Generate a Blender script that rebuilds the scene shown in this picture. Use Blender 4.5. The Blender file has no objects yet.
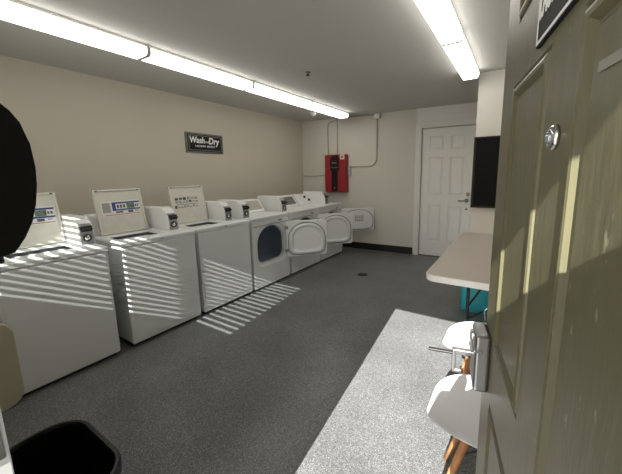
import bpy, bmesh, math, random
from mathutils import Vector, Matrix
random.seed(7)
R = math.radians
scene = bpy.context.scene
COL = scene.collection

# ------------------------------------------------------------------ materials
def mat(name, col, rough=.5, metal=0., spec=.5, noise=None, bump=None, coat=0.):
    m = bpy.data.materials.new(name); m.use_nodes = True
    nt = m.node_tree; b = nt.nodes['Principled BSDF']
    b.inputs['Base Color'].default_value = (*col, 1)
    b.inputs['Roughness'].default_value = rough
    b.inputs['Metallic'].default_value = metal
    b.inputs['Specular IOR Level'].default_value = spec
    if coat: b.inputs['Coat Weight'].default_value = coat
    tc = nt.nodes.new('ShaderNodeTexCoord')
    if noise:
        scale, amt = noise
        n = nt.nodes.new('ShaderNodeTexNoise'); n.inputs['Scale'].default_value = scale; n.inputs['Detail'].default_value = 4
        nt.links.new(tc.outputs['Object'], n.inputs['Vector'])
        mp = nt.nodes.new('ShaderNodeMapRange')
        mp.inputs['From Min'].default_value = .3; mp.inputs['From Max'].default_value = .7
        mp.inputs['To Min'].default_value = 1 - amt; mp.inputs['To Max'].default_value = 1 + amt
        nt.links.new(n.outputs['Fac'], mp.inputs['Value'])
        v = nt.nodes.new('ShaderNodeVectorMath'); v.operation = 'SCALE'
        v.inputs[0].default_value = col
        nt.links.new(mp.outputs['Result'], v.inputs['Scale'])
        nt.links.new(v.outputs['Vector'], b.inputs['Base Color'])
    if bump:
        scale, st, stretch = bump
        mpg = nt.nodes.new('ShaderNodeMapping'); mpg.inputs['Scale'].default_value = stretch
        nt.links.new(tc.outputs['Object'], mpg.inputs['Vector'])
        n = nt.nodes.new('ShaderNodeTexNoise'); n.inputs['Scale'].default_value = scale; n.inputs['Detail'].default_value = 3
        nt.links.new(mpg.outputs['Vector'], n.inputs['Vector'])
        bp = nt.nodes.new('ShaderNodeBump'); bp.inputs['Strength'].default_value = st; bp.inputs['Distance'].default_value = .004
        nt.links.new(n.outputs['Fac'], bp.inputs['Height'])
        nt.links.new(bp.outputs['Normal'], b.inputs['Normal'])
    return m

def emis(name, col, strength):
    m = bpy.data.materials.new(name); m.use_nodes = True
    nt = m.node_tree; nt.nodes.clear()
    o = nt.nodes.new('ShaderNodeOutputMaterial'); e = nt.nodes.new('ShaderNodeEmission')
    e.inputs['Color'].default_value = (*col, 1); e.inputs['Strength'].default_value = strength
    nt.links.new(e.outputs[0], o.inputs['Surface'])
    return m

M = {}
U1 = (1, 1, 1)
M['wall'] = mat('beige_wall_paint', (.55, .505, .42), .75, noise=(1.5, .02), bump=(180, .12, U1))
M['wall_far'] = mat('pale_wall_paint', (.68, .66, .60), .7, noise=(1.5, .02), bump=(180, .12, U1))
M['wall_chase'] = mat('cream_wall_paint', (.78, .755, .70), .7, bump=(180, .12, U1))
M['ceiling'] = mat('ceiling_paint', (.57, .565, .54), .85, bump=(150, .15, U1))
M['trim'] = mat('white_trim_paint', (.80, .80, .785), .4)
M['whitedoor'] = mat('white_door_paint', (.86, .865, .86), .3)
M['base'] = mat('black_rubber_base', (.012, .012, .012), .4)
M['ext'] = mat('outside_stucco', (.45, .42, .36), .85, noise=(8, .1))
M['concrete'] = mat('outside_concrete', (.40, .39, .37), .85, noise=(6, .12))
M['enamel'] = mat('white_enamel', (.80, .81, .81), .28, spec=.5)
M['enamel2'] = mat('white_plastic', (.84, .84, .835), .32)
M['lid'] = mat('lid_underside', (.66, .635, .56), .45, noise=(14, .04))
M['seam'] = mat('dark_seam', (.03, .03, .03), .6)
M['tub'] = mat('tub_interior', (.05, .05, .052), .5)
M['drum'] = mat('drum_steel', (.30, .34, .41), .4, metal=.35, noise=(30, .1))
M['gasket'] = mat('grey_gasket', (.17, .17, .18), .6)
M['steel'] = mat('brushed_steel', (.36, .36, .36), .42, metal=1, noise=(40, .06))
M['chrome'] = mat('satin_chrome', (.66, .66, .65), .2, metal=1)
M['satin'] = mat('satin_nickel', (.33, .33, .33), .36, metal=.9)
M['dkmetal'] = mat('dark_metal', (.05, .05, .052), .35, metal=.7)
M['black'] = mat('black_plastic', (.006, .006, .006), .32, spec=.35)
M['blackmatt'] = mat('black_board', (.009, .009, .010), .75, spec=.15, noise=(20, .1))
M['conslabel'] = mat('console_label', (.40, .38, .32), .5, noise=(60, .35))
M['consdark'] = mat('console_dark_panel', (.15, .15, .13), .5, noise=(60, .45))
M['lab_white'] = mat('label_white', (.74, .73, .69), .5)
M['lab_blue'] = mat('label_blue', (.035, .06, .25), .5)
M['lab_red'] = mat('label_red', (.42, .11, .09), .5)
M['lab_green'] = mat('label_green', (.13, .20, .12), .5, noise=(80, .4))
M['lab_ink'] = mat('label_ink', (.08, .08, .085), .5)
M['lab_grey'] = mat('label_grey', (.33, .32, .29), .5)
M['olive'] = mat('olive_door_paint', (.116, .108, .061), .36, spec=.35, noise=(6, .05), bump=(60, .22, (1, 1, .18)))
def scuffs():
    nt = M['olive'].node_tree; b = nt.nodes['Principled BSDF']; src = b.inputs['Base Color'].links[0].from_socket
    tc = nt.nodes.new('ShaderNodeTexCoord'); mp = nt.nodes.new('ShaderNodeMapping'); mp.inputs['Scale'].default_value = (1, 1, .45)
    nt.links.new(tc.outputs['Object'], mp.inputs['Vector'])
    n = nt.nodes.new('ShaderNodeTexNoise'); n.inputs['Scale'].default_value = 75; n.inputs['Detail'].default_value = 3
    n2 = nt.nodes.new('ShaderNodeTexNoise'); n2.inputs['Scale'].default_value = 7; n2.inputs['Detail'].default_value = 2
    for q in (n, n2): nt.links.new(mp.outputs['Vector'], q.inputs['Vector'])
    m1 = nt.nodes.new('ShaderNodeMapRange'); m1.inputs['From Min'].default_value = .66; m1.inputs['From Max'].default_value = .72
    m2 = nt.nodes.new('ShaderNodeMapRange'); m2.inputs['From Min'].default_value = .52; m2.inputs['From Max'].default_value = .62
    nt.links.new(n.outputs['Fac'], m1.inputs['Value']); nt.links.new(n2.outputs['Fac'], m2.inputs['Value'])
    mu = nt.nodes.new('ShaderNodeMath'); mu.operation = 'MULTIPLY'
    nt.links.new(m1.outputs[0], mu.inputs[0]); nt.links.new(m2.outputs[0], mu.inputs[1])
    mx = nt.nodes.new('ShaderNodeMix'); mx.data_type = 'RGBA'; mx.inputs['B'].default_value = (.24, .23, .16, 1)
    nt.links.new(mu.outputs[0], mx.inputs['Factor']); nt.links.new(src, mx.inputs['A']); nt.links.new(mx.outputs['Result'], b.inputs['Base Color'])
scuffs()
M['laminate'] = mat('beige_laminate', (.60, .53, .465), .38, noise=(120, .03))
M['tabedge'] = mat('white_table_edge', (.85, .84, .82), .4)
M['teal'] = mat('teal_plastic', (.02, .40, .48), .4)
M['shell'] = mat('white_shell_plastic', (.80, .80, .82), .25, spec=.5)
M['wood'] = mat('beech_wood', (.50, .24, .095), .45, noise=(25, .18))
M['red'] = mat('red_enamel', (.30, .012, .02), .4)
M['screen'] = mat('dark_screen', (.01, .014, .014), .15)
M['lens'] = mat('peephole_lens', (.45, .52, .60), .08, metal=.7)
M['conduit'] = mat('painted_conduit', (.50, .47, .42), .5)
M['greybox'] = mat('grey_box', (.42, .43, .45), .5)
M['beigebin'] = mat('beige_plastic', (.55, .50, .37), .45)
M['glow'] = emis('tube_diffuser_glow', (1, .97, .89), 5.4)
M['fixture'] = mat('fixture_enamel', (.72, .71, .68), .4)
M['blind'] = mat('blind_slat', (.72, .70, .66), .45)
M['skin'] = mat('skin', (.55, .36, .27), .5)
M['cloth'] = mat('navy_jacket', (.05, .06, .09), .8, noise=(60, .1))
M['jeans'] = mat('blue_jeans', (.06, .08, .14), .85, noise=(60, .1))
M['hair'] = mat('brown_hair', (.05, .03, .02), .6)
M['signblack'] = mat('sign_black', (.010, .010, .011), .6, spec=.2, noise=(30, .2))
M['signwhite'] = mat('sign_white', (.85, .85, .84), .5)
M['signframe'] = mat('sign_frame', (.16, .155, .145), .4, metal=.5)
M['tape'] = mat('tape_residue', (.20, .195, .155), .3)

def speckle_floor():
    m = bpy.data.materials.new('speckled_epoxy'); m.use_nodes = True
    nt = m.node_tree; b = nt.nodes['Principled BSDF']
    tc = nt.nodes.new('ShaderNodeTexCoord')
    vo = nt.nodes.new('ShaderNodeTexVoronoi'); vo.inputs['Scale'].default_value = 260
    nt.links.new(tc.outputs['Object'], vo.inputs['Vector'])
    sx = nt.nodes.new('ShaderNodeSeparateColor'); nt.links.new(vo.outputs['Color'], sx.inputs['Color'])
    cr = nt.nodes.new('ShaderNodeValToRGB'); cr.color_ramp.interpolation = 'CONSTANT'
    el = cr.color_ramp.elements
    el[0].position = 0; el[0].color = (.098, .099, .099, 1)
    el[1].position = .22; el[1].color = (.140, .141, .140, 1)
    for p, c in ((.5, (.178, .180, .178)), (.72, (.232, .235, .232)), (.9, (.31, .313, .31))):
        e = el.new(p); e.color = (*c, 1)
    nt.links.new(sx.outputs['Red'], cr.inputs['Fac'])
    n = nt.nodes.new('ShaderNodeTexNoise'); n.inputs['Scale'].default_value = 2.2; n.inputs['Detail'].default_value = 4
    nt.links.new(tc.outputs['Object'], n.inputs['Vector'])
    mp = nt.nodes.new('ShaderNodeMapRange'); mp.inputs['To Min'].default_value = .82; mp.inputs['To Max'].default_value = 1.12
    mp.inputs['From Min'].default_value = .3; mp.inputs['From Max'].default_value = .7
    nt.links.new(n.outputs['Fac'], mp.inputs['Value'])
    v = nt.nodes.new('ShaderNodeVectorMath'); v.operation = 'SCALE'
    nt.links.new(cr.outputs['Color'], v.inputs[0]); nt.links.new(mp.outputs['Result'], v.inputs['Scale'])
    nt.links.new(v.outputs['Vector'], b.inputs['Base Color'])
    b.inputs['Roughness'].default_value = .3; b.inputs['Specular IOR Level'].default_value = .4
    return m
M['floor'] = speckle_floor()

def glass_mat():
    m = bpy.data.materials.new('window_glass'); m.use_nodes = True
    nt = m.node_tree; nt.nodes.clear()
    o = nt.nodes.new('ShaderNodeOutputMaterial'); mx = nt.nodes.new('ShaderNodeMixShader')
    t = nt.nodes.new('ShaderNodeBsdfTransparent'); g = nt.nodes.new('ShaderNodeBsdfGlossy')
    t.inputs['Color'].default_value = (.80, .82, .82, 1); g.inputs['Roughness'].default_value = .02
    mx.inputs['Fac'].default_value = .06
    nt.links.new(t.outputs[0], mx.inputs[1]); nt.links.new(g.outputs[0], mx.inputs[2]); nt.links.new(mx.outputs[0], o.inputs['Surface'])
    return m
M['glass'] = glass_mat()

# ------------------------------------------------------------------ helpers
def BM(): return bmesh.new()

def add_geo(bm, verts, faces, mi=0, smooth=False):
    vs = [bm.verts.new(v) for v in verts]
    out = []
    for f in faces:
        try:
            fc = bm.faces.new([vs[i] for i in f]); fc.material_index = mi; fc.smooth = smooth; out.append(fc)
        except ValueError: pass
    return vs, out

def box(bm, x0, x1, y0, y1, z0, z1, bev=0, mi=0, seg=2, T=None):
    v = [(x0,y0,z0),(x1,y0,z0),(x1,y1,z0),(x0,y1,z0),(x0,y0,z1),(x1,y0,z1),(x1,y1,z1),(x0,y1,z1)]
    if T: v = [T(p) for p in v]
    f = [(0,3,2,1),(4,5,6,7),(0,1,5,4),(1,2,6,5),(2,3,7,6),(3,0,4,7)]
    vs, fs = add_geo(bm, v, f, mi)
    if bev:
        es = list({e for fc in fs for e in fc.edges})
        r = bmesh.ops.bevel(bm, geom=es, offset=bev, segments=seg, profile=.5, affect='EDGES')
        for fc in r['faces']: fc.material_index = mi
    return fs

def prism(bm, pts, a0, a1, fn, mi=0, bev=0, smooth=False):
    """extrude the outline pts (u,v) from a0 to a1; fn(u,v,a) -> world"""
    n = len(pts)
    v = [fn(u, w, a0) for u, w in pts] + [fn(u, w, a1) for u, w in pts]
    f = [tuple(range(n))[::-1], tuple(range(n, 2*n))] + [(i, (i+1) % n, n + (i+1) % n, n + i) for i in range(n)]
    vs, fs = add_geo(bm, v, f, mi)
    for fc in fs[2:]: fc.smooth = smooth
    if bev:
        es = [e for fc in fs[:2] for e in fc.edges]
        r = bmesh.ops.bevel(bm, geom=list(set(es)), offset=bev, segments=2, profile=.5, affect='EDGES')
        for fc in r['faces']: fc.material_index = mi
    return fs

def rrect(w, h, r, n=6, cx=0, cy=0):
    p = []
    for qx, qy, a0 in ((1, 1, 0), (-1, 1, 90), (-1, -1, 180), (1, -1, 270)):
        for i in range(n + 1):
            a = R(a0 + 90*i/n)
            p.append((cx + qx*(w/2 - r) + r*math.cos(a), cy + qy*(h/2 - r) + r*math.sin(a)))
    return p

def dshape(w, h, n=48, cx=0, cy=0):
    """arched outline with a flattened foot"""
    p = []
    for i in range(n):
        a = 2*math.pi*i/n
        c, s = math.cos(a), math.sin(a)
        k = 2.12 if s >= 0 else 5.5
        d = (abs(c)**k + abs(s)**k)**(-1/k)
        p.append((cx + w/2*c*d, cy + h/2*s*d))
    return p

def loft(bm, loops, mi=0, smooth=True, cap0=False, cap1=False):
    rows = [[bm.verts.new(p) for p in lp] for lp in loops]
    n = len(rows[0])
    for a, b in zip(rows, rows[1:]):
        for i in range(n):
            fc = bm.faces.new((a[i], a[(i+1) % n], b[(i+1) % n], b[i])); fc.material_index = mi; fc.smooth = smooth
    if cap0: fc = bm.faces.new(rows[0][::-1]); fc.material_index = mi
    if cap1: fc = bm.faces.new(rows[-1]); fc.material_index = mi
    return rows

def circle(c, ax, r, n=24):
    ax = Vector(ax).normalized()
    t = Vector((0, 0, 1)) if abs(ax.z) < .9 else Vector((1, 0, 0))
    u = ax.cross(t).normalized(); v = ax.cross(u)
    return [Vector(c) + r*(math.cos(2*math.pi*i/n)*u + math.sin(2*math.pi*i/n)*v) for i in range(n)]

def cone(bm, p0, p1, r0, r1, n=16, mi=0):
    p0, p1 = Vector(p0), Vector(p1); ax = p1 - p0
    loft(bm, [circle(p0, ax, r0, n), circle(p1, ax, r1, n)], mi, True, True, True)

def lathe(bm, c, ax, prof, n=24, mi=0, cap0=True, cap1=True):
    c = Vector(c); axn = Vector(ax).normalized()
    loft(bm, [circle(c + axn*h, axn, max(r, 1e-4), n) for r, h in prof], mi, True, cap0, cap1)

def tube(bm, pts, r, n=8, mi=0, closed=False):
    pts = [Vector(p) for p in pts]; m = len(pts)
    loops = []; up = None
    for i, p in enumerate(pts):
        if closed: d = pts[(i+1) % m] - pts[i-1]
        else: d = pts[min(i+1, m-1)] - pts[max(i-1, 0)]
        d.normalize()
        if up is None:
            up = Vector((0, 0, 1)) if abs(d.z) < .9 else Vector((1, 0, 0))
        u = d.cross(up).normalized(); v = u.cross(d).normalized(); up = v
        loops.append([p + r*(math.cos(2*math.pi*k/n)*u + math.sin(2*math.pi*k/n)*v) for k in range(n)])
    if closed: loops.append(loops[0])
    loft(bm, loops, mi, True, not closed, not closed)

def bend(a, b, c, n=6):
    a, b, c = Vector(a), Vector(b), Vector(c)
    return [(1-t)**2*a + 2*t*(1-t)*b + t*t*c for t in [i/n for i in range(n+1)]]

def text_bm(bm, s, size, fn, mi=0, depth=.0015, align='CENTER', shear=0., bold=0.):
    cu = bpy.data.curves.new('lettering', 'FONT'); cu.body = s; cu.size = size; cu.extrude = depth
    cu.align_x = align; cu.shear = shear; cu.offset = bold; cu.resolution_u = 3
    ob = bpy.data.objects.new('lettering', cu); COL.objects.link(ob)
    me = bpy.data.meshes.new_from_object(ob.evaluated_get(bpy.context.evaluated_depsgraph_get()))
    vs = [fn(v.co.x, v.co.y, v.co.z) for v in me.vertices]
    add_geo(bm, vs, [tuple(p.vertices) for p in me.polygons], mi)
    bpy.data.objects.remove(ob); bpy.data.curves.remove(cu); bpy.data.meshes.remove(me)

def tag(o, label=None, cat=None, group=None, kind=None):
    if label: o['label'] = label
    if cat: o['category'] = cat
    if group: o['group'] = group
    if kind: o['kind'] = kind
    return o

ORG = {}
def thing(name, label, cat, loc, group=None):
    o = bpy.data.objects.new(name, None); COL.objects.link(o); o.location = loc; o.empty_display_size = .1
    ORG[o] = Vector(loc)
    return tag(o, label, cat, group)

FAR = [0.]
def obj(name, bm, mats, parent=None, loc=None, recalc=True):
    """link ONE mesh object; vertices are given in world space"""
    if recalc: bmesh.ops.recalc_face_normals(bm, faces=bm.faces)
    if FAR[0]:
        for v in bm.verts: v.co.y += FAR[0]*(v.co.x-.8)      # the far wall stands slightly askew
    org = ORG[parent] if parent is not None else Vector(loc or (0, 0, 0))
    bmesh.ops.translate(bm, verts=bm.verts, vec=-org)
    me = bpy.data.meshes.new(name); bm.to_mesh(me); bm.free()
    for m in (mats if isinstance(mats, (list, tuple)) else [mats]): me.materials.append(M[m])
    o = bpy.data.objects.new(name, me); COL.objects.link(o)
    if parent is not None: o.parent = parent
    else: o.location = org
    ORG[o] = org
    return o

def struct(name, bm, mats, parent=None, label=None, cat=None):
    o = obj(name, bm, mats, parent)
    if parent is None: tag(o, label, cat, None, 'structure')
    return o

# ------------------------------------------------------------------ room
XW, YN, YF, HC = 4.07, .47, 5.62, 2.49
NT = .15                       # near wall thickness
DX0, DX1, DH = 3.062, 3.93, 2.05   # doorway
WX0, WX1, WZ0, WZ1 = .70, 1.87, .915, 2.06

b = BM(); box(b, -.15, XW+.15, YN-NT, YF+.6, -.12, 0); struct('floor', b, 'floor')
b = BM(); box(b, -.15, XW+.15, YN-NT, YF+.6, HC, HC+.12); struct('ceiling', b, 'ceiling')
b = BM(); box(b, -.15, 0, YN-NT, YF+.15, 0, HC); struct('wall_left', b, 'wall')
b = BM(); box(b, XW, XW+.15, YN-NT, YF+.5, 0, HC); struct('wall_right', b, 'wall_chase')
# far wall with the doorway for the white door
FD0, FD1, FDH = 2.385, 3.185, 2.165
FAR[0] = .055
b = BM()
box(b, 0, FD0, YF, YF+.15, 0, HC); box(b, FD1, XW, YF, YF+.15, 0, HC); box(b, FD0, FD1, YF, YF+.15, FDH, HC)
box(b, FD0, FD1, YF+.10, YF+.15, 0, FDH)
struct('wall_far', b, 'wall_far')
FAR[0] = 0.
# boxed-out chase beside the white door
b = BM(); box(b, 3.362, XW, 4.25, YF+.12, 0, HC); struct('wall_chase', b, 'wall_chase')
# near wall with doorway and window
b = BM(); y0, y1 = YN-NT, YN
box(b, 0, WX0, y0, y1, 0, HC); box(b, WX0, WX1, y0, y1, 0, WZ0); box(b, WX0, WX1, y0, y1, WZ1, HC)
box(b, WX1, DX0, y0, y1, 0, HC); box(b, DX0, DX1, y0, y1, DH, HC); box(b, DX1, XW, y0, y1, 0, HC)
struct('wall_near', b, 'wall')
# outside
b = BM(); box(b, -6, 10, -9, YN-NT, -.17, -.02); struct('ground_outside', b, 'concrete')
b = BM(); box(b, -3, 7, -1.0, YN-NT, 2.5, 2.64); struct('porch_roof', b, 'ext')

# trims
FAR[0] = .055
b = BM(); box(b, 2.285-1.375, 2.285, YF-.012, YF, 0, .125, .003); struct('baseboard_far', b, 'base')
b = BM()                        # white surround of the far door: side boards, head, upper panel
box(b, 2.288, 2.306, YF-.02, YF, 0, HC, .002)
box(b, 2.306, FD0-.012, YF-.026, YF, 0, FDH+.03, .004)
box(b, FD1+.012, 3.262, YF-.026, YF, 0, FDH+.03, .004)
box(b, 2.306, 3.262, YF-.03, YF, FDH+.03, FDH+.10, .004)
box(b, 2.306, 3.362, YF-.008, YF, FDH+.10, HC-.002)
box(b, FD0-.012, FD0, YF-.02, YF+.1, 0, FDH+.012); box(b, FD1, FD1+.012, YF-.02, YF+.1, 0, FDH+.012)
box(b, FD0-.012, FD1+.012, YF-.02, YF+.1, FDH, FDH+.03)
struct('trim_1', b, 'trim')
FAR[0] = 0.
b = BM()                        # near doorway lining and casing
box(b, DX0-.02, DX0+.004, YN-NT-.02, YN+.018, 0, DH, .002); box(b, DX1, DX1+.015, YN-NT-.02, YN, 0, DH)
box(b, DX0, DX1, YN-NT-.02, YN, DH-.004, DH+.02)
box(b, DX0-.075, DX0-.012, YN, YN+.018, 0, DH+.07, .004); box(b, DX0-.012, DX1, YN, YN+.018, DH, DH+.07, .004)
t2 = struct('trim_2', b, 'trim')
b = BM(); box(b, DX0+.004, DX0+.0065, YN-.05, YN+.012, .96, 1.08, .001)
for z in (.975, 1.055): lathe(b, (DX0+.0065, YN-.005, z), (1, 0, 0), [(.006, 0), (.005, .002)], 10, 1)
obj('strike_plate', b, ['satin', 'dkmetal'], t2)
b = BM(); box(b, DX0, DX1, YN-NT-.02, YN, -.005, .012, .004); struct('trim_3', b, 'satin')   # threshold

# ---- six-panel door builder ---------------------------------------------------
def panel_face(bm, P, xs, zs, panels, prof, back):
    """P(s,z,t) maps to world. xs, zs: cut lines. panels: set of (i,j) cells moulded with prof [(inset,t)...]; back: depth of slab"""
    for i in range(len(xs)-1):
        for j in range(len(zs)-1):
            a, c, d, e = xs[i], xs[i+1], zs[j], zs[j+1]
            if (i, j) not in panels:
                add_geo(bm, [P(a, d, 0), P(c, d, 0), P(c, e, 0), P(a, e, 0)], [(0, 1, 2, 3)])
                continue
            loops = [[P(a, d, 0), P(c, d, 0), P(c, e, 0), P(a, e, 0)]]
            for ins, t in prof:
                loops.append([P(a+ins, d+ins, t), P(c-ins, d+ins, t), P(c-ins, e-ins, t), P(a+ins, e-ins, t)])
            loft(bm, loops, 0, False, False, True)
    a, c, d, e = xs[0], xs[-1], zs[0], zs[-1]
    q = [(a, d), (c, d), (c, e), (a, e)]
    v = [P(s, z, 0) for s, z in q] + [P(s, z, -back) for s, z in q]
    add_geo(bm, v, [(0, 1, 5, 4), (1, 2, 6, 5), (2, 3, 7, 6), (3, 0, 4, 7), (4, 5, 6, 7)])
    bmesh.ops.remove_doubles(bm, verts=bm.verts, dist=1e-5)

SIX = {(i, j) for i in (1, 3) for j in (1, 3, 5)}
PROF = [(.003, -.003), (.006, -.003), (.009, .002), (.014, .004), (.019, .003), (.027, -.005), (.031, -.005), (.036, -.001)]
# olive entrance door, standing open into the room
EX, EY, DA, DW = 3.756, 1.303, R(11.85), .815
dv = Vector((-math.sin(DA), math.cos(DA), 0)); dn = Vector((-math.cos(DA), -math.sin(DA), 0))
def PD(s, z, t): return Vector((EX, EY, 0)) - dv*s + dn*t + Vector((0, 0, z))
b = BM()
panel_face(b, PD, [0, .122, .357, .461, .697, DW], [.012, .24, .872, 1.022, 1.622, 1.742, 1.93, 2.04], SIX, PROF, .044)
door1 = struct('door_1', b, 'olive', None, 'olive green six-panel door standing open at the right edge', 'door')
def pdT(p): return PD(*p)
b = BM()                        # lock case, a big satin box by the free edge
box(b, .002, .092, .872, 1.030, .0, .036, .008, T=pdT, seg=3)
lock = obj('lock_case', b, 'satin', door1)
b = BM(); box(b, -.002, .100, .988, .994, .020, .040, .002, T=pdT); obj('trim_bar', b, 'chrome', lock)
b = BM(); lathe(b, PD(.030, 1.000, .034), dn, [(.017, 0), (.017, .006), (.012, .009)], 20); obj('key_cylinder', b, 'chrome', lock)
b = BM()                        # lever: shank, square loop and thin blade
box(b, .020, .036, .938, .952, .034, .082, .002, T=pdT)
box(b, .018, .038, .885, .952, .076, .086, .003, T=pdT)
box(b, .018, .038, .882, .894, .060, .086, .003, T=pdT)
obj('lever', b, 'satin', lock)
b = BM(); box(b, .022, .034, .934, .941, .080, .150, .002, T=pdT); obj('lever_blade', b, 'dkmetal', lock)
b = BM(); lathe(b, PD(.040, .852, 0), dn, [(.010, 0), (.010, .006), (.005, .009)], 16); obj('cylinder_screw', b, 'chrome', door1)
b = BM(); tube(b, [PD(.012, 1.075, .003), PD(.002, 1.062, .008), PD(.006, 1.030, .004)], .0018, 6); obj('latch_guard', b, 'satin', door1)
b = BM(); lathe(b, PD(.410, 1.489, 0), dn, [(.0165, 0), (.0165, .004), (.012, .008), (.009, .008)], 24)
ph = obj('peephole', b, 'chrome', door1)
b = BM(); lathe(b, PD(.410, 1.489, .0078), dn, [(.009, 0), (.006, .003), (.002, .004)], 20); obj('lens', b, 'lens', ph)
b = BM(); box(b, .513, .66, 1.539, 1.549, .0, .0008, T=lambda p: PD(p[0], p[1] + (.508-p[0])*.03, p[2])); obj('tape_strip', b, 'tape', door1)
for z in (.28, 1.03, 1.80):
    b = BM(); cone(b, PD(DW+.006, z-.05, -.004), PD(DW+.006, z+.05, -.004), .007, .007, 12)
    obj('hinge', b, 'satin', door1)
# LAUNDRY sign on the door
ds = thing('door_sign', 'black LAUNDRY sign with white border fixed to the open olive door', 'sign', PD(.41, 1.637, 0))
b = BM(); box(b, .291, .545, 1.637, 1.80, -.001, .005, .001, T=pdT); obj('sign_board', b, 'signblack', ds)
b = BM()
for a0, a1, c0, c1 in ((.294, .542, 1.640, 1.6445), (.294, .542, 1.7925, 1.797), (.294, .2975, 1.640, 1.797), (.5385, .542, 1.640, 1.797)):
    box(b, a0, a1, c0, c1, .004, .0058, T=pdT)
obj('border', b, 'signwhite', ds)
b = BM(); text_bm(b, 'LAUNDRY ROOM', .05, lambda x, y, z: PD(.418 + x*.60, 1.676 + y*1.35, .0055 + z), 0, .0006, bold=.001)
obj('lettering', b, 'signwhite', ds)

# far white door
FAR[0] = .055
def PF(s, z, t): return Vector((FD0 + .006 + s, YF + .012 - t, z))
b = BM(); w = FD1 - FD0 - .012
panel_face(b, PF, [0, .115, .115+.235, w-.115-.235, w-.115, w], [.012, .26, .90, 1.06, 1.70, 1.80, 2.04, FDH-.008], SIX,
           [(.003, .002), (.008, .002), (.018, -.008), (.028, -.008), (.045, -.001)], .04)
door2 = struct('door_2', b, 'whitedoor', None, 'closed white six-panel door in the far wall', 'door')
b = BM(); lathe(b, PF(w-.065, .985, 0), (0, -1, 0), [(.033, 0), (.033, .008), (.015, .012), (.013, .045)], 20)
tube(b, [PF(w-.065, .985, .045), PF(w-.09, .985, .05), PF(w-.185, .98, .05)], .011, 10)
obj('lever_handle', b, 'satin', door2)
b = BM(); lathe(b, PF(w-.05, 1.085, 0), (0, -1, 0), [(.03, 0), (.028, .02), (.012, .03)], 20); obj('deadbolt', b, 'satin', door2)
b = BM(); lathe(b, PF(w-.06, .845, 0), (0, -1, 0), [(.016, 0), (.014, .02)], 16); obj('knob', b, 'dkmetal', door2)

FAR[0] = 0.
# window with blind, beside the doorway (throws the striped light)
b = BM()
yw = YN-NT+.03
for x0, x1, z0, z1 in ((WX0, WX0+.045, WZ0, WZ1), (WX1-.045, WX1, WZ0, WZ1), (WX0, WX1, WZ0, WZ0+.045), (WX0, WX1, WZ1-.045, WZ1), (1.279, 1.305, WZ0, WZ1)):
    box(b, x0, x1, yw-.02, yw+.03, z0, z1, .003)
win = struct('window_1', b, 'trim', None, 'white framed window beside the entrance doorway', 'window')
for x0, x1 in ((WX0+.04, 1.281), (1.303, WX1-.04)):
    b = BM(); box(b, x0, x1, yw, yw+.005, WZ0+.04, WZ1-.04); obj('pane', b, 'glass', win)
b = BM(); box(b, WX0-.03, WX1+.03, YN-.02, YN+.03, WZ0-.03, WZ0, .004); obj('sill', b, 'trim', win)
bl = thing('window_blind', 'white slatted blind hanging in the window beside the doorway', 'blind', ((WX0+WX1)/2, YN-.035, WZ0))
b = BM(); box(b, WX0+.01, WX1-.01, YN-.062, YN-.008, WZ1-.05, WZ1-.002, .004); obj('headrail', b, 'blind', bl)
b = BM(); p = .0488; z = WZ0+.03
while z < WZ1-.06:
    ys = [YN-.060, YN-.048, YN-.035, YN-.022, YN-.010]; zz = [0, .0028, .0037, .0028, 0]
    top = [(yy, z+q+.0008) for yy, q in zip(ys, zz)]; bot = [(yy, z+q-.0008) for yy, q in zip(ys, zz)]
    prism(b, top + bot[::-1], WX0+.012, WX1-.012, lambda u, v, a: (a, u, v)); z += p
obj('slats', b, 'blind', bl)
b = BM()
for x in (WX0+.15, (WX0+WX1)/2, WX1-.15):
    for y in (YN-.061, YN-.009): tube(b, [(x, y, WZ0+.03), (x, y, WZ1-.04)], .0008, 5)
obj('ladder_cord', b, 'blind', bl)
b = BM(); box(b, WX0+.012, WX1-.012, YN-.060, YN-.010, WZ0+.002, WZ0+.018, .003); obj('bottom_rail', b, 'blind', bl)

# ------------------------------------------------------------------ ceiling lights
def fixture(x0, x1, y0, y1, label, group):
    t = thing('fluorescent_light', label, 'light', ((x0+x1)/2, (y0+y1)/2, HC), group)
    xc = (x0+x1)/2; w = x1-x0
    b = BM(); box(b, x0+.006, x1-.006, y0, y1, HC-.028, HC-.0005, .003); obj('housing', b, 'fixture', t)
    pts = [(x0, HC-.026), (x0+.003, HC-.066), (x0+.018, HC-.083), (x1-.018, HC-.083), (x1-.003, HC-.066), (x1, HC-.026)]
    b = BM(); prism(b, pts, y0+.014, y1-.014, lambda u, v, a: (u, a, v)); obj('diffuser', b, 'glow', t)
    for e0, e1 in ((y0, y0+.014), (y1-.014, y1)):
        q = [(xc+(u-xc)*1.03, HC-.026+(v-HC+.026)*1.04) for u, v in pts]
        b = BM(); prism(b, q, e0+.0005, e1-.0005, lambda u, v, a: (u, a, v), bev=.001); obj('end_cap', b, 'fixture', t)
LY = [.73, 1.88, 3.03, 4.18, 5.29]
ln = ['nearest the doorway, cut by the frame', 'second from the doorway', 'third from the doorway', 'nearest the red wall cabinet']
for i in range(4):
    fixture(1.045, 1.225, LY[i]+.002, LY[i+1]-.002, 'fluorescent ceiling light over the washers, ' + ln[i], 'lights over the machines')
for y0, y1, s in ((1.88, 3.03, 'cut off by the top edge'), (3.03, 4.12, 'ending at the cream boxed-out wall')):
    fixture(3.215, 3.375, y0+.002, y1-.002, 'fluorescent ceiling light on the side by the table, ' + s, 'lights over the table')

# ------------------------------------------------------------------ machines
XB, XF = .40, 1.114

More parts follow.
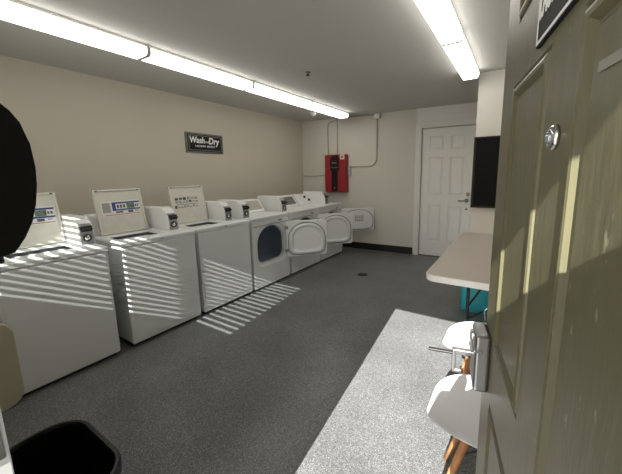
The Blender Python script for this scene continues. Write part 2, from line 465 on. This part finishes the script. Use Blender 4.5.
def deck_console(t, y0, y1, xf=.70, ztop=1.10, dark=None, inset=True):
    b = BM()
    pts = [(XB, .925), (xf, .925), (xf, .945), (xf-.13, ztop), (XB+.03, ztop), (XB, ztop-.02)]
    prism(b, pts, y0, y1, lambda u, v, a: (u, a, v), bev=.004)
    c = obj('console', b, 'enamel2', t)
    if inset:
        n = Vector((ztop-.945, 0, .13)).normalized()
        P = lambda s, k, d: Vector((xf, 0, .945)) + Vector((-.13, 0, ztop-.945))*k + Vector((0, s, 0)) + n*d
        b = BM(); box(b, y0+.03, y1-.03, .14, .90, -.001, .003, .001, T=lambda p: P(*p))
        obj('control_panel', b, dark or 'conslabel', c)
    return c

def meter_case(t, ya, yb, xf, z0=.925):
    def prof(k): return [(.50, z0), (xf+k, z0), (xf+k, z0+.065), (xf-.008+k, z0+.12), (xf-.030+k, z0+.165), (xf-.062+k*.7, z0+.198), (xf-.10, z0+.216+k*.5), (.50, z0+.216)]
    b = BM(); prism(b, prof(0), ya, yb, lambda u, v, a: (u, a, v), bev=.004, smooth=False)
    c = obj('meter_case', b, 'enamel2', t)
    b = BM()
    q = prof(.004)[1:6]; q2 = prof(-.004)[1:6]
    prism(b, q + q2[::-1], ya+.010, yb-.006, lambda u, v, a: (u, a, v), bev=.001); fp = obj('face_plate', b, 'steel', c)
    ym = (ya+yb)/2
    b = BM(); box(b, xf-.02, xf+.030, ya+.018, yb-.014, z0+.118, z0+.134, .003); box(b, xf-.02, xf+.010, ya+.014, yb-.010, z0+.105, z0+.15, .004)
    obj('coin_slide', b, 'dkmetal', c)
    b = BM(); lathe(b, (xf+.002, ym, z0+.055), (1, 0, 0), [(.030, 0), (.030, .006), (.024, .010), (.022, .006)], 20)
    lk = obj('coin_lock', b, 'dkmetal', c)
    b = BM(); lathe(b, (xf+.006, ym, z0+.055), (1, 0, 0), [(.020, 0), (.018, .006), (.006, .010)], 20); obj('lock_core', b, 'chrome', lk)
    return c

def washer(y0, y1, ly0, ly1, my0, label, style):
    t = thing('washing_machine', label, 'washing machine', ((XB+XF)/2, (y0+y1)/2, 0), 'top-loading washers in the row')
    b = BM()
    box(b, XB+.03, XF-.03, y0+.02, y1-.02, 0, .06, mi=1)                     # dark plinth
    box(b, XB, XF, y0, y1, .028, .88, .012, seg=3)
    box(b, XF-.002, XF+.0025, y0+.018, y1-.018, .075, .868, .002)            # front sheet
    obj('cabinet', b, ['enamel', 'seam'], t)
    # deck with an opening
    hx0, hx1 = .69, .985; hy0, hy1 = ly0+.02, ly1-.02
    b = BM()
    outer = lambda e, z: [(XB+e, y0+e, z), (XF-e, y0+e, z), (XF-e, y1-e, z), (XB+e, y1-e, z)]
    hole = lambda e, z: [(hx0-e, hy0-e, z), (hx1+e, hy0-e, z), (hx1+e, hy1+e, z), (hx0-e, hy1+e, z)]
    loft(b, [outer(.003, .880), outer(-.004, .886), outer(-.004, .912), outer(.004, .922), outer(.016, .927), hole(.02, .927), hole(.008, .923), hole(0, .90)], 0, False)
    obj('top_deck', b, 'enamel', t)
    b = BM(); cy = (hy0+hy1)/2; cx = (hx0+hx1)/2
    loft(b, [hole(-.001, .905), hole(-.004, .60)], 0, False, False, True); obj('tub', b, 'tub', t)
    b = BM(); lathe(b, (cx, cy, .601), (0, 0, 1), [(.05, 0), (.045, .12), (.03, .22), (.02, .235)], 16); obj('agitator', b, 'lab_grey', t)
    # lid, open and leaning back
    bx, bz, tx, tz = .672, .932, .598, 1.338
    up = Vector((tx-bx, 0, tz-bz)); H = up.length; up.normalize(); nr = Vector((up.z, 0, -up.x))
    L = lambda s, h, d: Vector((bx, s, bz)) + up*h + nr*d
    b = BM()
    ow = [(ly0, 0), (ly1, 0), (ly1, H), (ly0, H)]
    def lp(e, d): return [L(ly0+e, e, d), L(ly1-e, e, d), L(ly1-e, H-e, d), L(ly0+e, H-e, d)]
    loft(b, [lp(.006, -.020), lp(0, -.016), lp(0, .002), lp(.003, .005), lp(.012, .005), lp(.018, -.006)], 0, False, True, True)
    lid = obj('lid', b, ['lid'], t)
    for s in (ly0+.03, ly1-.03):
        b = BM(); box(b, s-.008, s+.008, H-.016, H-.006, .004, .009, .002, T=lambda p: L(*p)); obj('bumper', b, 'seam', lid)
    b = BM(); rnd = random.Random(style)
    Q = lambda a, c, d, e, mi, k=0: box(b, ly0+a, ly0+c, d, e, -.006, -.0048+k*.0004, mi=mi, T=lambda p: L(*p))
    W = ly1-ly0
    if style < 3:
        x0 = .045
        Q(x0, W-.03, .165, .305, 0)
        Q(x0+.09, W-.03, .277, .292, 1, 1); Q(x0+.09, W-.03, .212, .226, 1, 1)
        Q(x0+.09, x0+.12, .226, .277, 1, 1); Q(x0+.215, x0+.285, .228, .275, 2, 1)
        for i in range(3): Q(x0+.13+i*.027, x0+.147+i*.027, .236, .266, 4, 2)
        for i in range(3): Q(W-.095+i*.02, W-.082+i*.02, .24, .262, 4, 2)
        Q(x0+.01, x0+.075, .20, .29, 5, 1)
        Q(x0+.115, x0+.175, .190, .206, 4, 1); Q(x0+.22, x0+.265, .186, .208, 4, 1); Q(x0+.285, W-.05, .195, .204, 5, 1)
        Q(x0+.02, W-.035, .172, .178, 3, 2)
    else:
        for row, (z0, n) in enumerate(((.262, 6), (.225, 7), (.170, 8))):
            for i in range(n):
                w = (W-.13)/n; s = .055+i*w
                if row == 2: s -= .015
                Q(s, s+w*.72, z0+rnd.uniform(-.006, .006), z0+rnd.uniform(.014, .030), 4 if rnd.random() < .45 else 5)
        Q(.06, W-.09, .206, .211, 4)
    obj('instruction_label', b, ['lab_white', 'lab_blue', 'lab_green', 'lab_red', 'lab_ink', 'lab_grey'], lid)
    deck_console(t, y0+.01, y1-.012, .575, 1.115, inset=False)
    meter_case(t, my0, my0+.10, .938)
    b = BM(); box(b, XF+.003, XF+.006, (y0+y1)/2-.02, (y0+y1)/2+.02, .898, .908, .001); obj('badge', b, 'lab_grey', t)
    for x in (XB+.05, XF-.05): pass
    return t

washer(.820, 1.448, 0.925, 1.335, 1.340, 'white top-loading washer nearest the doorway, lid up, partly cut by the left frame edge', 1)
washer(1.548, 2.215, 1.590, 2.000, 2.062, 'white top-loading washer with blue-banded instruction label inside its raised lid, second in the row', 2)
washer(2.255, 2.948, 2.292, 2.712, 2.742, 'white top-loading washer whose raised lid carries small plain pictograms, beside the first dryer', 3)

def dryer(y0, y1, boxy, con, hinge_az, dlen, label, dcon, labelled=False, knobs=()):
    t = thing('tumble_dryer', label, 'dryer', ((XB+XF)/2, (y0+y1)/2, 0), 'front-loading dryers in the row')
    cy, cz = (y0+y1)/2+.012, .563; ow, oh = .520, .465
    b = BM()
    box(b, XB+.03, XF-.03, y0+.02, y1-.02, 0, .06, mi=1)
    # carcass without a front
    v = [(XB, y0, .028), (XF, y0, .028), (XF, y1, .028), (XB, y1, .028), (XB, y0, .885), (XF, y0, .885), (XF, y1, .885), (XB, y1, .885)]
    add_geo(b, v, [(0, 3, 2, 1), (4, 5, 6, 7), (0, 1, 5, 4), (2, 3, 7, 6), (3, 0, 4, 7)])
    # front sheet with the arched opening
    N = 64
    inn = dshape(ow, oh, N, cy, cz); ring = dshape(ow+.09, oh+.085, N, cy, cz); out = []
    zc0, zc1 = .028, .885
    corners = [(y0, zc0), (y1, zc0), (y1, zc1), (y0, zc1)]
    for u, w_ in ring:
        dx, dz = u-cy, w_-cz
        k = min(((y1-cy) if dx > 0 else (cy-y0))/max(abs(dx), 1e-6), ((zc1-cz) if dz > 0 else (cz-zc0))/max(abs(dz), 1e-6))
        out.append([cy+dx*k, cz+dz*k])
    for c in corners:
        i = min(range(N), key=lambda i: (out[i][0]-c[0])**2 + (out[i][1]-c[1])**2); out[i] = list(c)
    X = lambda pts, x: [(x, u, w_) for u, w_ in pts]
    loft(b, [X(out, XF), X(ring, XF), X(dshape(ow+.075, oh+.07, N, cy, cz), XF-.014), X(dshape(ow+.012, oh+.012, N, cy, cz), XF-.018), X(inn, XF-.024), X(inn, XF-.07)], 0, False)
    obj('cabinet', b, ['enamel', 'seam'], t)
    b = BM(); loft(b, [X(inn, XF-.065), X(dshape(ow+.05, oh+.05, N, cy, cz), XF-.10), X(dshape(ow+.08, oh+.08, N, cy, cz), XB+.14), X(dshape(.1, .1, N, cy, cz), XB+.12)], 0, True, False, True)
    obj('drum', b, 'drum', t)
    b = BM(); box(b, XB, XF+.006, y0-.002, y1+.002, .888, .927, .008, seg=3); obj('top_panel', b, 'enamel', t)
    b = BM(); box(b, XF+.0005, XF+.004, y0+.012, y1-.012, .815, .822); box(b, XF+.0005, XF+.003, cy+.12, cy+.2, .84, .862, mi=0); obj('front_trim', b, 'lab_grey', t)
    # door, swung open on its far edge
    hx, hy = XF+.016, y1-(.055 if labelled else .075)
    a = R(hinge_az); d = Vector((math.sin(a), math.cos(a), 0)); n = Vector((d.y, -d.x, 0))     # n faces the room, towards the doorway
    z0, z1 = (.415, .825) if labelled else (.313, .817); zc = (z0+z1)/2
    P = lambda s, z, k: Vector((hx, hy, 0)) + d*s + n*k + Vector((0, 0, z))
    o = rrect(dlen, z1-z0, .035, 5, dlen/2, zc)
    b = BM(); loft(b, [[P(u, w_, -.022) for u, w_ in rrect(dlen-.012, z1-z0-.012, .03, 5, dlen/2, zc)], [P(u, w_, -.017) for u, w_ in o], [P(u, w_, .012) for u, w_ in o], [P(u, w_, .016) for u, w_ in rrect(dlen-.008, z1-z0-.008, .032, 5, dlen/2, zc)]], 0, False, True, True)
    dr = obj('door', b, 'enamel2', t)
    gw, gh = dlen-.055, z1-z0-.05
    if labelled: gw, gh = dlen-.045, z1-z0-.05
    b = BM(); tube(b, [P(u, w_, .020) for u, w_ in dshape(gw, gh, 48, dlen/2, zc-.003)],   .0052, 6, closed=True); obj('gasket', b, 'gasket', dr)
    D = lambda k, dd: [P(u, w_, dd) for u, w_ in dshape(gw*k, gh*k, 48, dlen/2, zc-.003)]
    b = BM()
    if labelled:
        loft(b, [D(.96, .014), D(.93, .030), D(.90, .032)], 0, False, False, True)
    else:
        loft(b, [D(.95, .014), D(.90, .042), D(.84, .046), D(.80, .036), D(.66, .006)], 0, False, False, True)
    obj('liner', b, 'enamel2', dr)
    if labelled:
        b = BM()
        for r in range(4):
            for c in range(5):
                s = dlen*.40 + c*.034; z = zc+.055-r*.028
                box(b, s, s+.026, z, z+.017, .031, .0335, T=lambda p: P(*p))
        obj('door_label', b, 'lab_grey', dr)
    for z in (z0+.09, z1-.09):
        b = BM(); box(b, -.018, .03, z-.022, z+.022, .004, .022, .004, T=lambda p: P(*p)); obj('hinge', b, 'steel', dr)
    c0 = deck_console(t, con[0], con[1], .70, 1.10, dcon, True)
    for ky, kz in knobs:
        b = BM(); lathe(b, (.62+(1.05-kz)*.4+.035, ky, kz), (.76, 0, .64), [(.022, 0), (.02, .02), (.008, .022)], 16); obj('knob', b, 'dkmetal', c0)
    meter_case(t, boxy, boxy+.11, .965)
    return t

dryer(2.985, 3.675, 2.989, (3.09, 3.665), 44, .58, 'white dryer next to the third washer, dark drum in view, door swung open', 'conslabel')
dryer(3.718, 4.470, 3.722, (3.82, 4.47), 44, .58, 'white dryer in the middle of the three, opening mostly hidden behind another dryer door', 'consdark')
dryer(4.512, 5.212, 4.88, (4.51, 4.875), 48, .62, 'white dryer at the far end of the row, text label inside its open door', 'enamel2', True, ((4.70, 1.055), (4.80, 1.0)))

# ------------------------------------------------------------------ left wall sign
ws = thing('wall_sign', 'small framed black sign reading Wash and Dry on the beige wall', 'sign', (0, 3.255, 1.765))
b = BM(); box(b, 0, .022, 2.948, 3.552, 1.768, 2.034, .004); obj('frame', b, 'signframe', ws)
b = BM(); box(b, .018, .024, 2.970, 3.530, 1.788, 2.012); obj('sign_board', b, 'signblack', ws)
b = BM()
for a0, a1, c0, c1 in ((2.985, 3.515, 1.802, 1.806), (2.985, 3.515, 1.994, 1.998), (2.985, 2.989, 1.802, 1.998), (3.511, 3.515, 1.802, 1.998)):
    box(b, .023, .0255, a0, a1, c0, c1)
obj('border', b, 'lab_grey', ws)
b = BM()
text_bm(b, 'Wash', .115, lambda x, y, z: (.0255+z, 3.115+x*.88, 1.900+y), shear=.15, bold=.003)
text_bm(b, 'and', .05, lambda x, y, z: (.0255+z, 3.268+x*.9, 1.905+y), shear=.15)
text_bm(b, 'Dry', .125, lambda x, y, z: (.0255+z, 3.385+x*.88, 1.895+y), shear=.15, bold=.003)
text_bm(b, 'LAUNDRY SERVICE', .038, lambda x, y, z: (.0255+z, 3.240+x*.98, 1.845+y))
obj('lettering', b, 'signwhite', ws)

# ------------------------------------------------------------------ far wall things
FAR[0] = .055
t = thing('wall_cabinet', 'red metal wall cabinet with a black centre strip above the end dryer', 'cabinet', (.78, YF, 1.10))
b = BM(); box(b, .600, 1.040, YF-.13, YF, 1.10, 1.805, .010, seg=3); obj('body', b, 'red', t)
b = BM(); box(b, .750, .880, YF-.138, YF-.126, 1.115, 1.79, .003); box(b, .725, .905, YF-.144, YF-.126, 1.50, 1.75, .004); cs = obj('centre_strip', b, 'black', t)
b = BM(); box(b, .750, .880, YF-.147, YF-.142, 1.63, 1.70, .002); obj('screen', b, 'screen', cs)
b = BM()
for i in range(3): box(b, .77+i*.035, .792+i*.035, YF-.149, YF-.146, 1.645, 1.655)
obj('text_line', b, 'lab_grey', cs); b = BM()
for i in range(5): box(b, .743+i*.03, .765+i*.03, YF-.147, YF-.142, 1.56, 1.567)
obj('text_line', b, 'lab_grey', cs)
b = BM(); lathe(b, (.815, YF-.138, 1.18), (0, -1, 0), [(.014, 0), (.012, .012)], 14); obj('lock', b, 'satin', cs)
b = BM(); box(b, .93, 1.02, YF-.134, YF-.129, 1.715, 1.80); box(b, .95, 1.0, YF-.1355, YF-.1335, 1.74, 1.775, mi=1)
obj('tag', b, ['lab_white', 'lab_red'], t)
t = thing('switch_box', 'small grey box on the wall at the right side of the red cabinet', 'box', (1.04, YF, 1.42))
b = BM(); box(b, 1.045, 1.098, YF-.05, YF, 1.42, 1.575, .005); obj('body', b, 'greybox', t)
b = BM(); box(b, 1.062, 1.082, YF-.056, YF-.048, 1.47, 1.52, .002); obj('switch', b, 'lab_grey', t)
t = thing('junction_box', 'square pale junction box near the ceiling of the far wall', 'electrical box', (1.612, YF, 2.40))
b = BM(); box(b, 1.563, 1.665, YF-.06, YF, 2.395, 2.482, .005); obj('body', b, 'wall_far', t)
b = BM(); box(b, 1.569, 1.659, YF-.064, YF-.058, 2.401, 2.476, .002); obj('cover', b, 'trim', t)
def conduit(pts, label, r=.011):
    b = BM(); tube(b, pts, r, 8)
    o = obj('conduit', b, 'conduit', None, pts[0]); tag(o, label, 'conduit')
    return o
yc = YF-.012
conduit([(1.605, yc, 2.396), (1.600, yc, 1.80)] + [tuple(v) for v in bend((1.598, yc, 1.72), (1.594, yc, 1.575), (1.44, yc, 1.572))] + [(1.042, yc, 1.577)], 'thin conduit dropping from the junction box and curving to the red cabinet')
conduit([(.617, yc, 1.806), (.605, yc, 2.20)] + [tuple(v) for v in bend((.605, yc, 2.28), (.605, yc, 2.44), (.72, yc, 2.44))] + [(.80, yc, 2.455)], 'thin conduit rising from the left of the red cabinet and bending over')
conduit([(.815, yc, 1.806), (.815, yc, 2.44), (.815, yc, 2.475)], 'straight conduit rising from the middle of the red cabinet top')
conduit([(.012, yc, 1.415), (.30, yc, 1.40), (.40, yc, 1.42), (.602, yc, 1.44)], 'thin conduit running from the wall corner to the red cabinet')
conduit([(1.562, yc, 2.468), (1.20, yc, 2.475), (.90, yc, 2.476)], 'thin conduit along the ceiling line into the junction box')
FAR[0] = 0.
t = thing('ceiling_sensor', 'small white sensor under the ceiling beside the washer-side lights', 'sensor', (.73, 4.92, HC))
b = BM(); lathe(b, (.73, 4.92, HC), (0, 0, -1), [(.055, 0), (.055, .018), (.04, .045), (.015, .06)], 20); obj('body', b, 'trim', t)
t = thing('sprinkler_head', 'small dark sprinkler head in the middle of the ceiling', 'sprinkler', (1.87, 3.16, HC))
b = BM(); lathe(b, (1.87, 3.16, HC), (0, 0, -1), [(.032, 0), (.03, .006), (.012, .010), (.010, .03)], 16); obj('escutcheon', b, 'satin', t)
b = BM(); lathe(b, (1.87, 3.16, HC-.028), (0, 0, -1), [(.022, 0), (.024, .004)], 16); obj('deflector', b, 'dkmetal', t)
t = thing('floor_drain', 'round dark floor drain in the middle of the grey floor', 'drain', (1.984, 4.255, 0))
b = BM(); lathe(b, (1.984, 4.255, 0), (0, 0, 1), [(.078, 0), (.076, .003), (.062, .003)], 28); obj('rim', b, 'dkmetal', t)
b = BM(); lathe(b, (1.984, 4.255, .0025), (0, 0, 1), [(.06, 0), (.06, .002)], 24); obj('grate', b, 'seam', t)

# black board on the cream wall
t = thing('notice_board', 'plain black board on the cream wall above the table', 'board', (3.62, 4.25, 1.04))
b = BM(); box(b, 3.363, 3.93, 4.205, 4.249, 1.045, 1.815, .004); obj('panel', b, 'blackmatt', t)
b = BM()
for x0, x1, z0, z1 in ((3.358, 3.380, 1.042, 1.818), (3.911, 3.933, 1.042, 1.818), (3.358, 3.933, 1.042, 1.060), (3.358, 3.933, 1.80, 1.818)):
    box(b, x0, x1, 4.196, 4.249, z0, z1, .002)
obj('frame', b, 'black', t)

# ------------------------------------------------------------------ folding table
TX0, TX1, TY0, TY1 = 3.288, 4.03, 2.495, 4.245
t = thing('folding_table', 'long beige folding table with white edge against the right wall', 'table', ((TX0+TX1)/2, (TY0+TY1)/2, 0))
o = rrect(TX1-TX0, TY1-TY0, .07, 8, (TX0+TX1)/2, (TY0+TY1)/2)
oi = rrect(TX1-TX0-.012, TY1-TY0-.012, .066, 8, (TX0+TX1)/2, (TY0+TY1)/2)
b = BM(); loft(b, [[(u, v, .740) for u, v in oi], [(u, v, .738) for u, v in o], [(u, v, .700) for u, v in o], [(u, v, .694) for u, v in oi]], 0, False, False, True)
b.faces.ensure_lookup_table()
tp = obj('tabletop', b, 'tabedge', t)
b = BM(); prism(b, oi, .7385, .7425, lambda u, v, a: (u, v, a)); obj('laminate_surface', b, 'laminate', tp)
for yl, sg in ((2.88, 1), (4.12, -1)):
    for x in (3.535, 3.86):
        b = BM(); tube(b, [(x, yl, .70), (x, yl, .012)], .0125, 10); cone(b, (x, yl, 0), (x, yl, .03), .017, .016, 12); obj('leg', b, 'dkmetal', t)
    b = BM(); tube(b, [(3.535, yl, .16), (3.86, yl, .16)], .010, 8); obj('crossbar', b, 'dkmetal', t)
    b = BM(); tube(b, [(3.535, yl, .40), (3.70, yl+sg*.11, .69)], .008, 8); obj('brace', b, 'dkmetal', t)
    b = BM(); tube(b, [(3.535, yl, .30), (3.86, yl, .55)], .008, 8); obj('brace', b, 'dkmetal', t)

# ------------------------------------------------------------------ bins
def bin_(name, label, cx, cy, w, d, h, tp, r, m, rim=.012):
    t = thing(name, label, 'bin', (cx, cy, 0))
    lp = lambda e, k, z: [(u, v, z) for u, v in rrect(w*k-2*e, d*k-2*e, max(r*k-e, .01), 8, cx, cy)]
    b = BM()
    loft(b, [lp(.004, tp, 0), lp(0, tp, .006), lp(0, 1, h-.03), lp(-rim, 1, h-.03), lp(-rim, 1, h-.006), lp(-rim+.006, 1, h), lp(.002, 1, h), lp(.006, 1, h-.01), lp(.006, tp, .012)], 0, False, True, True)
    for f in b.faces: f.smooth = False
    return t, obj('body', b, m, t)
bin_('waste_bin', 'open black waste bin on the floor at the bottom left corner', 2.665, .622, .40, .235, .585, .82, .10, 'black')
b = BM(); prism(b, rrect(.285, .575, .085, 8, .712, .2875), 1.119, 1.150, lambda u, v, a: (a, u, v), bev=.008, smooth=True)
o = obj('plastic_panel', b, 'beigebin', None, (1.14, .712, 0)); tag(o, 'beige plastic panel with rounded corners standing against the front of the first washer', 'panel')
t, bb = bin_('recycling_bin', 'teal plastic bin standing under the folding table', 3.555, 3.855, .39, .31, .64, .93, .06, 'teal')
b = BM(); box(b, 3.385, 3.425, 3.696, 3.706, .30, .42, mi=0)
for i in range(3): box(b, 3.39, 3.42, 3.6945, 3.698, .32+i*.03, .335+i*.03, mi=1)
obj('sticker', b, ['lab_white', 'lab_blue'], t)

# towel dispenser on the near wall
t = thing('towel_dispenser', 'glossy black rounded dispenser on the wall above the black bin', 'dispenser', (2.81, YN, 1.29))
pr = [(.47, 1.292), (.545, 1.294), (.566, 1.300), (.574, 1.312), (.585, 1.327), (.600, 1.358), (.609, 1.393), (.616, 1.434), (.6185, 1.47), (.616, 1.519), (.607, 1.559), (.595, 1.580), (.583, 1.592), (.56, 1.605), (.53, 1.613), (.47, 1.615)]
b = BM(); prism(b, pr, 2.67, 2.95, lambda u, v, a: (a, u, v), bev=.003, smooth=True); cv = obj('cover', b, 'black', t)
b = BM(); box(b, 2.73, 2.89, .50, .56, 1.270, 1.293, .004); obj('chute', b, 'dkmetal', t)
b = BM(); box(b, 2.80, 2.82, .612, .6225, 1.45, 1.48, .002); obj('lock', b, 'dkmetal', cv)

# ------------------------------------------------------------------ chairs
def chair(xf, cy, label):
    t = thing('shell_chair', label, 'chair', (xf+.25, cy, 0), 'white shell chairs behind the open door')
    prof = [(-.002, .438), (.003, .447), (.022, .451), (.07, .449), (.15, .443), (.25, .437), (.35, .447), (.408, .485), (.443, .555), (.467, .64), (.486, .72), (.496, .775), (.499, .795)]
    half = [.055, .100, .148, .190, .218, .228, .226, .222, .214, .202, .182, .150, .110]
    curl = [.0, .004, .014, .03, .042, .052, .062, .075, .07, .05, .03, .012, 0]
    b = BM(); rows = []; NU = 12
    for k, (f, z) in enumerate(prof):
        f0, z0 = prof[max(k-1, 0)]; f1, z1 = prof[min(k+1, len(prof)-1)]
        n = Vector((-(z1-z0), 0, f1-f0)).normalized()
        row = []
        for i in range(NU+1):
            u = -1 + 2*i/NU
            p = Vector((xf+f, cy+u*half[k], z)) + n*(curl[k]*abs(u)**2.6)
            row.append(b.verts.new(p))
        rows.append(row)
    for a, c in zip(rows, rows[1:]):
        for i in range(NU): fc = b.faces.new((a[i], a[i+1], c[i+1], c[i])); fc.smooth = True
    sh = obj('shell', b, 'shell', t)
    m = sh.modifiers.new('thickness', 'SOLIDIFY'); m.thickness = .007; m.offset = -1
    m = sh.modifiers.new('smooth', 'SUBSURF'); m.levels = m.render_levels = 2
    for sx, sy in ((-1, -1), (-1, 1), (1, -1), (1, 1)):
        b = BM(); top = (xf+.25+sx*.085, cy+sy*.085, .425); bot = (xf+.25+sx*.205, cy+sy*.175, 0)
        cone(b, bot, top, .0115, .017, 14); obj('leg', b, 'wood', t)
    b = BM(); box(b, xf+.145, xf+.355, cy-.105, cy+.105, .405, .425, .006)
    tube(b, [(xf+.14, cy-.115, .33), (xf+.36, cy+.115, .33)], .004, 6); tube(b, [(xf+.14, cy+.115, .33), (xf+.36, cy-.115, .33)], .004, 6)
    obj('support_frame', b, 'dkmetal', t)
    return t
chair(3.545, 1.668, 'white shell chair with wooden legs, nearer of the two behind the open door')
chair(3.492, 2.250, 'white shell chair with wooden legs, tucked at the table end beyond the nearer chair')

# ------------------------------------------------------------------ the photographer, whose shadow falls on door and chairs
def person(px, py):
    t = thing('person', 'person in navy jacket standing in the doorway holding up both arms', 'person', (px, py, 0))
    V = [(0, 0, .94), (0, 0, 1.08), (0, .01, 1.25), (0, .01, 1.40), (0, .02, 1.50), (-.01, .04, 1.585), (-.01, .055, 1.66), (-.01, .05, 1.73),
         (-.10, 0, .90), (-.11, .01, .50), (-.12, -.03, .09), (-.13, .09, .035),
         (.10, 0, .90), (.11, .01, .50), (.12, -.03, .09), (.13, .09, .035),
         (-.17, .01, 1.41), (-.23, .10, 1.17), (-.16, .30, 1.32), (-.14, .36, 1.37),
         (.17, .01, 1.41), (.15, .14, 1.17), (-.03, .28, 1.32), (-.07, .33, 1.37)]
    E_ = [(0, 1), (1, 2), (2, 3), (3, 4), (4, 5), (5, 6), (6, 7), (0, 8), (8, 9), (9, 10), (10, 11), (0, 12), (12, 13), (13, 14), (14, 15),
          (3, 16), (16, 17), (17, 18), (18, 19), (3, 20), (20, 21), (21, 22), (22, 23)]
    rad = [(.15, .11), (.14, .10), (.155, .11), (.15, .10), (.06, .06), (.07, .085), (.078, .10), (.065, .08), (.085, .09), (.062, .065), (.042, .045), (.04, .03),
           (.085, .09), (.062, .065), (.042, .045), (.04, .03), (.065, .07), (.045, .045), (.032, .032), (.03, .022), (.065, .07), (.045, .045), (.032, .032), (.03, .022)]
    me = bpy.data.meshes.new('body'); me.from_pydata(V, E_, []); me.update()
    o = bpy.data.objects.new('body', me); COL.objects.link(o); o.parent = t
    me.materials.append(M['skin']); me.materials.append(M['cloth']); me.materials.append(M['jeans'])
    sk = o.modifiers.new('skin', 'SKIN'); sk.use_smooth_shade = True
    for i, r in enumerate(rad): me.skin_vertices[0].data[i].radius = r; me.skin_vertices[0].data[i].use_root = (i == 0)
    o.modifiers.new('subdivide', 'SUBSURF').levels = 2
    o.modifiers[-1].render_levels = 2
    dg = bpy.context.evaluated_depsgraph_get(); m2 = bpy.data.meshes.new_from_object(o.evaluated_get(dg))
    o.modifiers.clear(); o.data = m2
    m2.materials.clear()
    for k in ('skin', 'cloth', 'jeans', 'black'): m2.materials.append(M[k])
    for p in m2.polygons:
        c = p.center; p.use_smooth = True
        arm_end = c.y > .25 and 1.2 < c.z < 1.5
        p.material_index = 3 if c.z < .075 else 2 if c.z < .93 else 0 if (c.z > 1.49 or arm_end) else 1
    # fingers and thumb closed as if round a phone
    for hx, hy, hz, s in ((-.14, .365, 1.385, 1), (-.07, .335, 1.385, -1)):
        for k in range(4):
            L = (.062, .07, .066, .052)[k]
            b = BM(); z = hz+.028-k*.019
            tube(b, [Vector((px+hx, py+hy-.01, z)), Vector((px+hx, py+hy+L*.45, z+.004)), Vector((px+hx+s*.012, py+hy+L*.78, z+.004)), Vector((px+hx+s*.03, py+hy+L*.85, z))], .0085, 8)
            ORG[t] = Vector((px, py, 0)); obj('finger', b, 'skin', t)
        b = BM(); tube(b, [Vector((px+hx+s*.008, py+hy-.02, hz+.02)), Vector((px+hx+s*.028, py+hy, hz+.035)), Vector((px+hx+s*.038, py+hy+.025, hz+.04))], .0095, 8); obj('thumb', b, 'skin', t)
    b = BM()
    bmesh.ops.create_uvsphere(b, u_segments=20, v_segments=12, radius=1)
    for v in b.verts: v.co = Vector((px-.01+v.co.x*.083, py+.03+v.co.y*.10, 1.715+v.co.z*.085))
    for f in b.faces: f.smooth = True
    obj('hair', b, 'hair', t)
    for nm, q, rr, mk in (('eye', (-.04, .145, 1.665), .011, 'lab_white'), ('eye', (.02, .145, 1.665), .011, 'lab_white'), ('nose', (-.01, .158, 1.635), .015, 'skin'),
                          ('mouth', (-.01, .140, 1.598), .016, 'lab_red'), ('ear', (-.09, .05, 1.65), .022, 'skin'), ('ear', (.07, .05, 1.65), .022, 'skin')):
        b = BM(); bmesh.ops.create_icosphere(b, subdivisions=2, radius=rr, matrix=Matrix.Translation((px+q[0], py+q[1], q[2]))); obj(nm, b, mk, t)
person(3.945, -.06)

# ------------------------------------------------------------------ light
sun = bpy.data.lights.new('sun', 'SUN'); sun.energy = 17; sun.angle = R(.22); sun.color = (1, .985, .95)
so = bpy.data.objects.new('sun', sun); COL.objects.link(so)
SA, SE = R(5.6), math.atan(.566)
dirv = Vector((-math.sin(SA)*math.cos(SE), math.cos(SA)*math.cos(SE), -math.sin(SE)))
so.rotation_euler = dirv.to_track_quat('-Z', 'Y').to_euler(); so.location = (3, -6, 5)
w = bpy.data.worlds.new('sky'); scene.world = w; w.use_nodes = True
nt = w.node_tree; bg = nt.nodes['Background']
sky = nt.nodes.new('ShaderNodeTexSky'); sky.sky_type = 'NISHITA'; sky.sun_disc = False; sky.sun_elevation = SE; sky.sun_rotation = R(180)
nt.links.new(sky.outputs[0], bg.inputs['Color']); bg.inputs['Strength'].default_value = .21

# ------------------------------------------------------------------ camera
C = Vector((3.8028, .3921, 1.4465)); yaw, pitch, roll, f = -.5614, -.1640, -.0170, 304.6
PX, PY = 325.99, 224.43
fw = Vector((math.sin(yaw)*math.cos(pitch), math.cos(yaw)*math.cos(pitch), math.sin(pitch)))
r = Vector((math.cos(yaw), -math.sin(yaw), 0)); u = r.cross(fw)
r2 = math.cos(roll)*r + math.sin(roll)*u; u2 = -math.sin(roll)*r + math.cos(roll)*u
cd = bpy.data.cameras.new('camera'); cd.sensor_fit = 'HORIZONTAL'; cd.sensor_width = 36; cd.lens = f/622*36
cd.shift_x = (311-PX)/622; cd.shift_y = (PY-237)/622; cd.clip_start = .01
co = bpy.data.objects.new('camera', cd); COL.objects.link(co)
mt = Matrix((r2, u2, -fw)).transposed().to_4x4(); mt.translation = C
co.matrix_world = mt
scene.camera = co
vs = scene.view_settings
vs.view_transform = 'Standard'; vs.look = 'None'; vs.gamma = 1; vs.use_curve_mapping = False; vs.exposure = .22
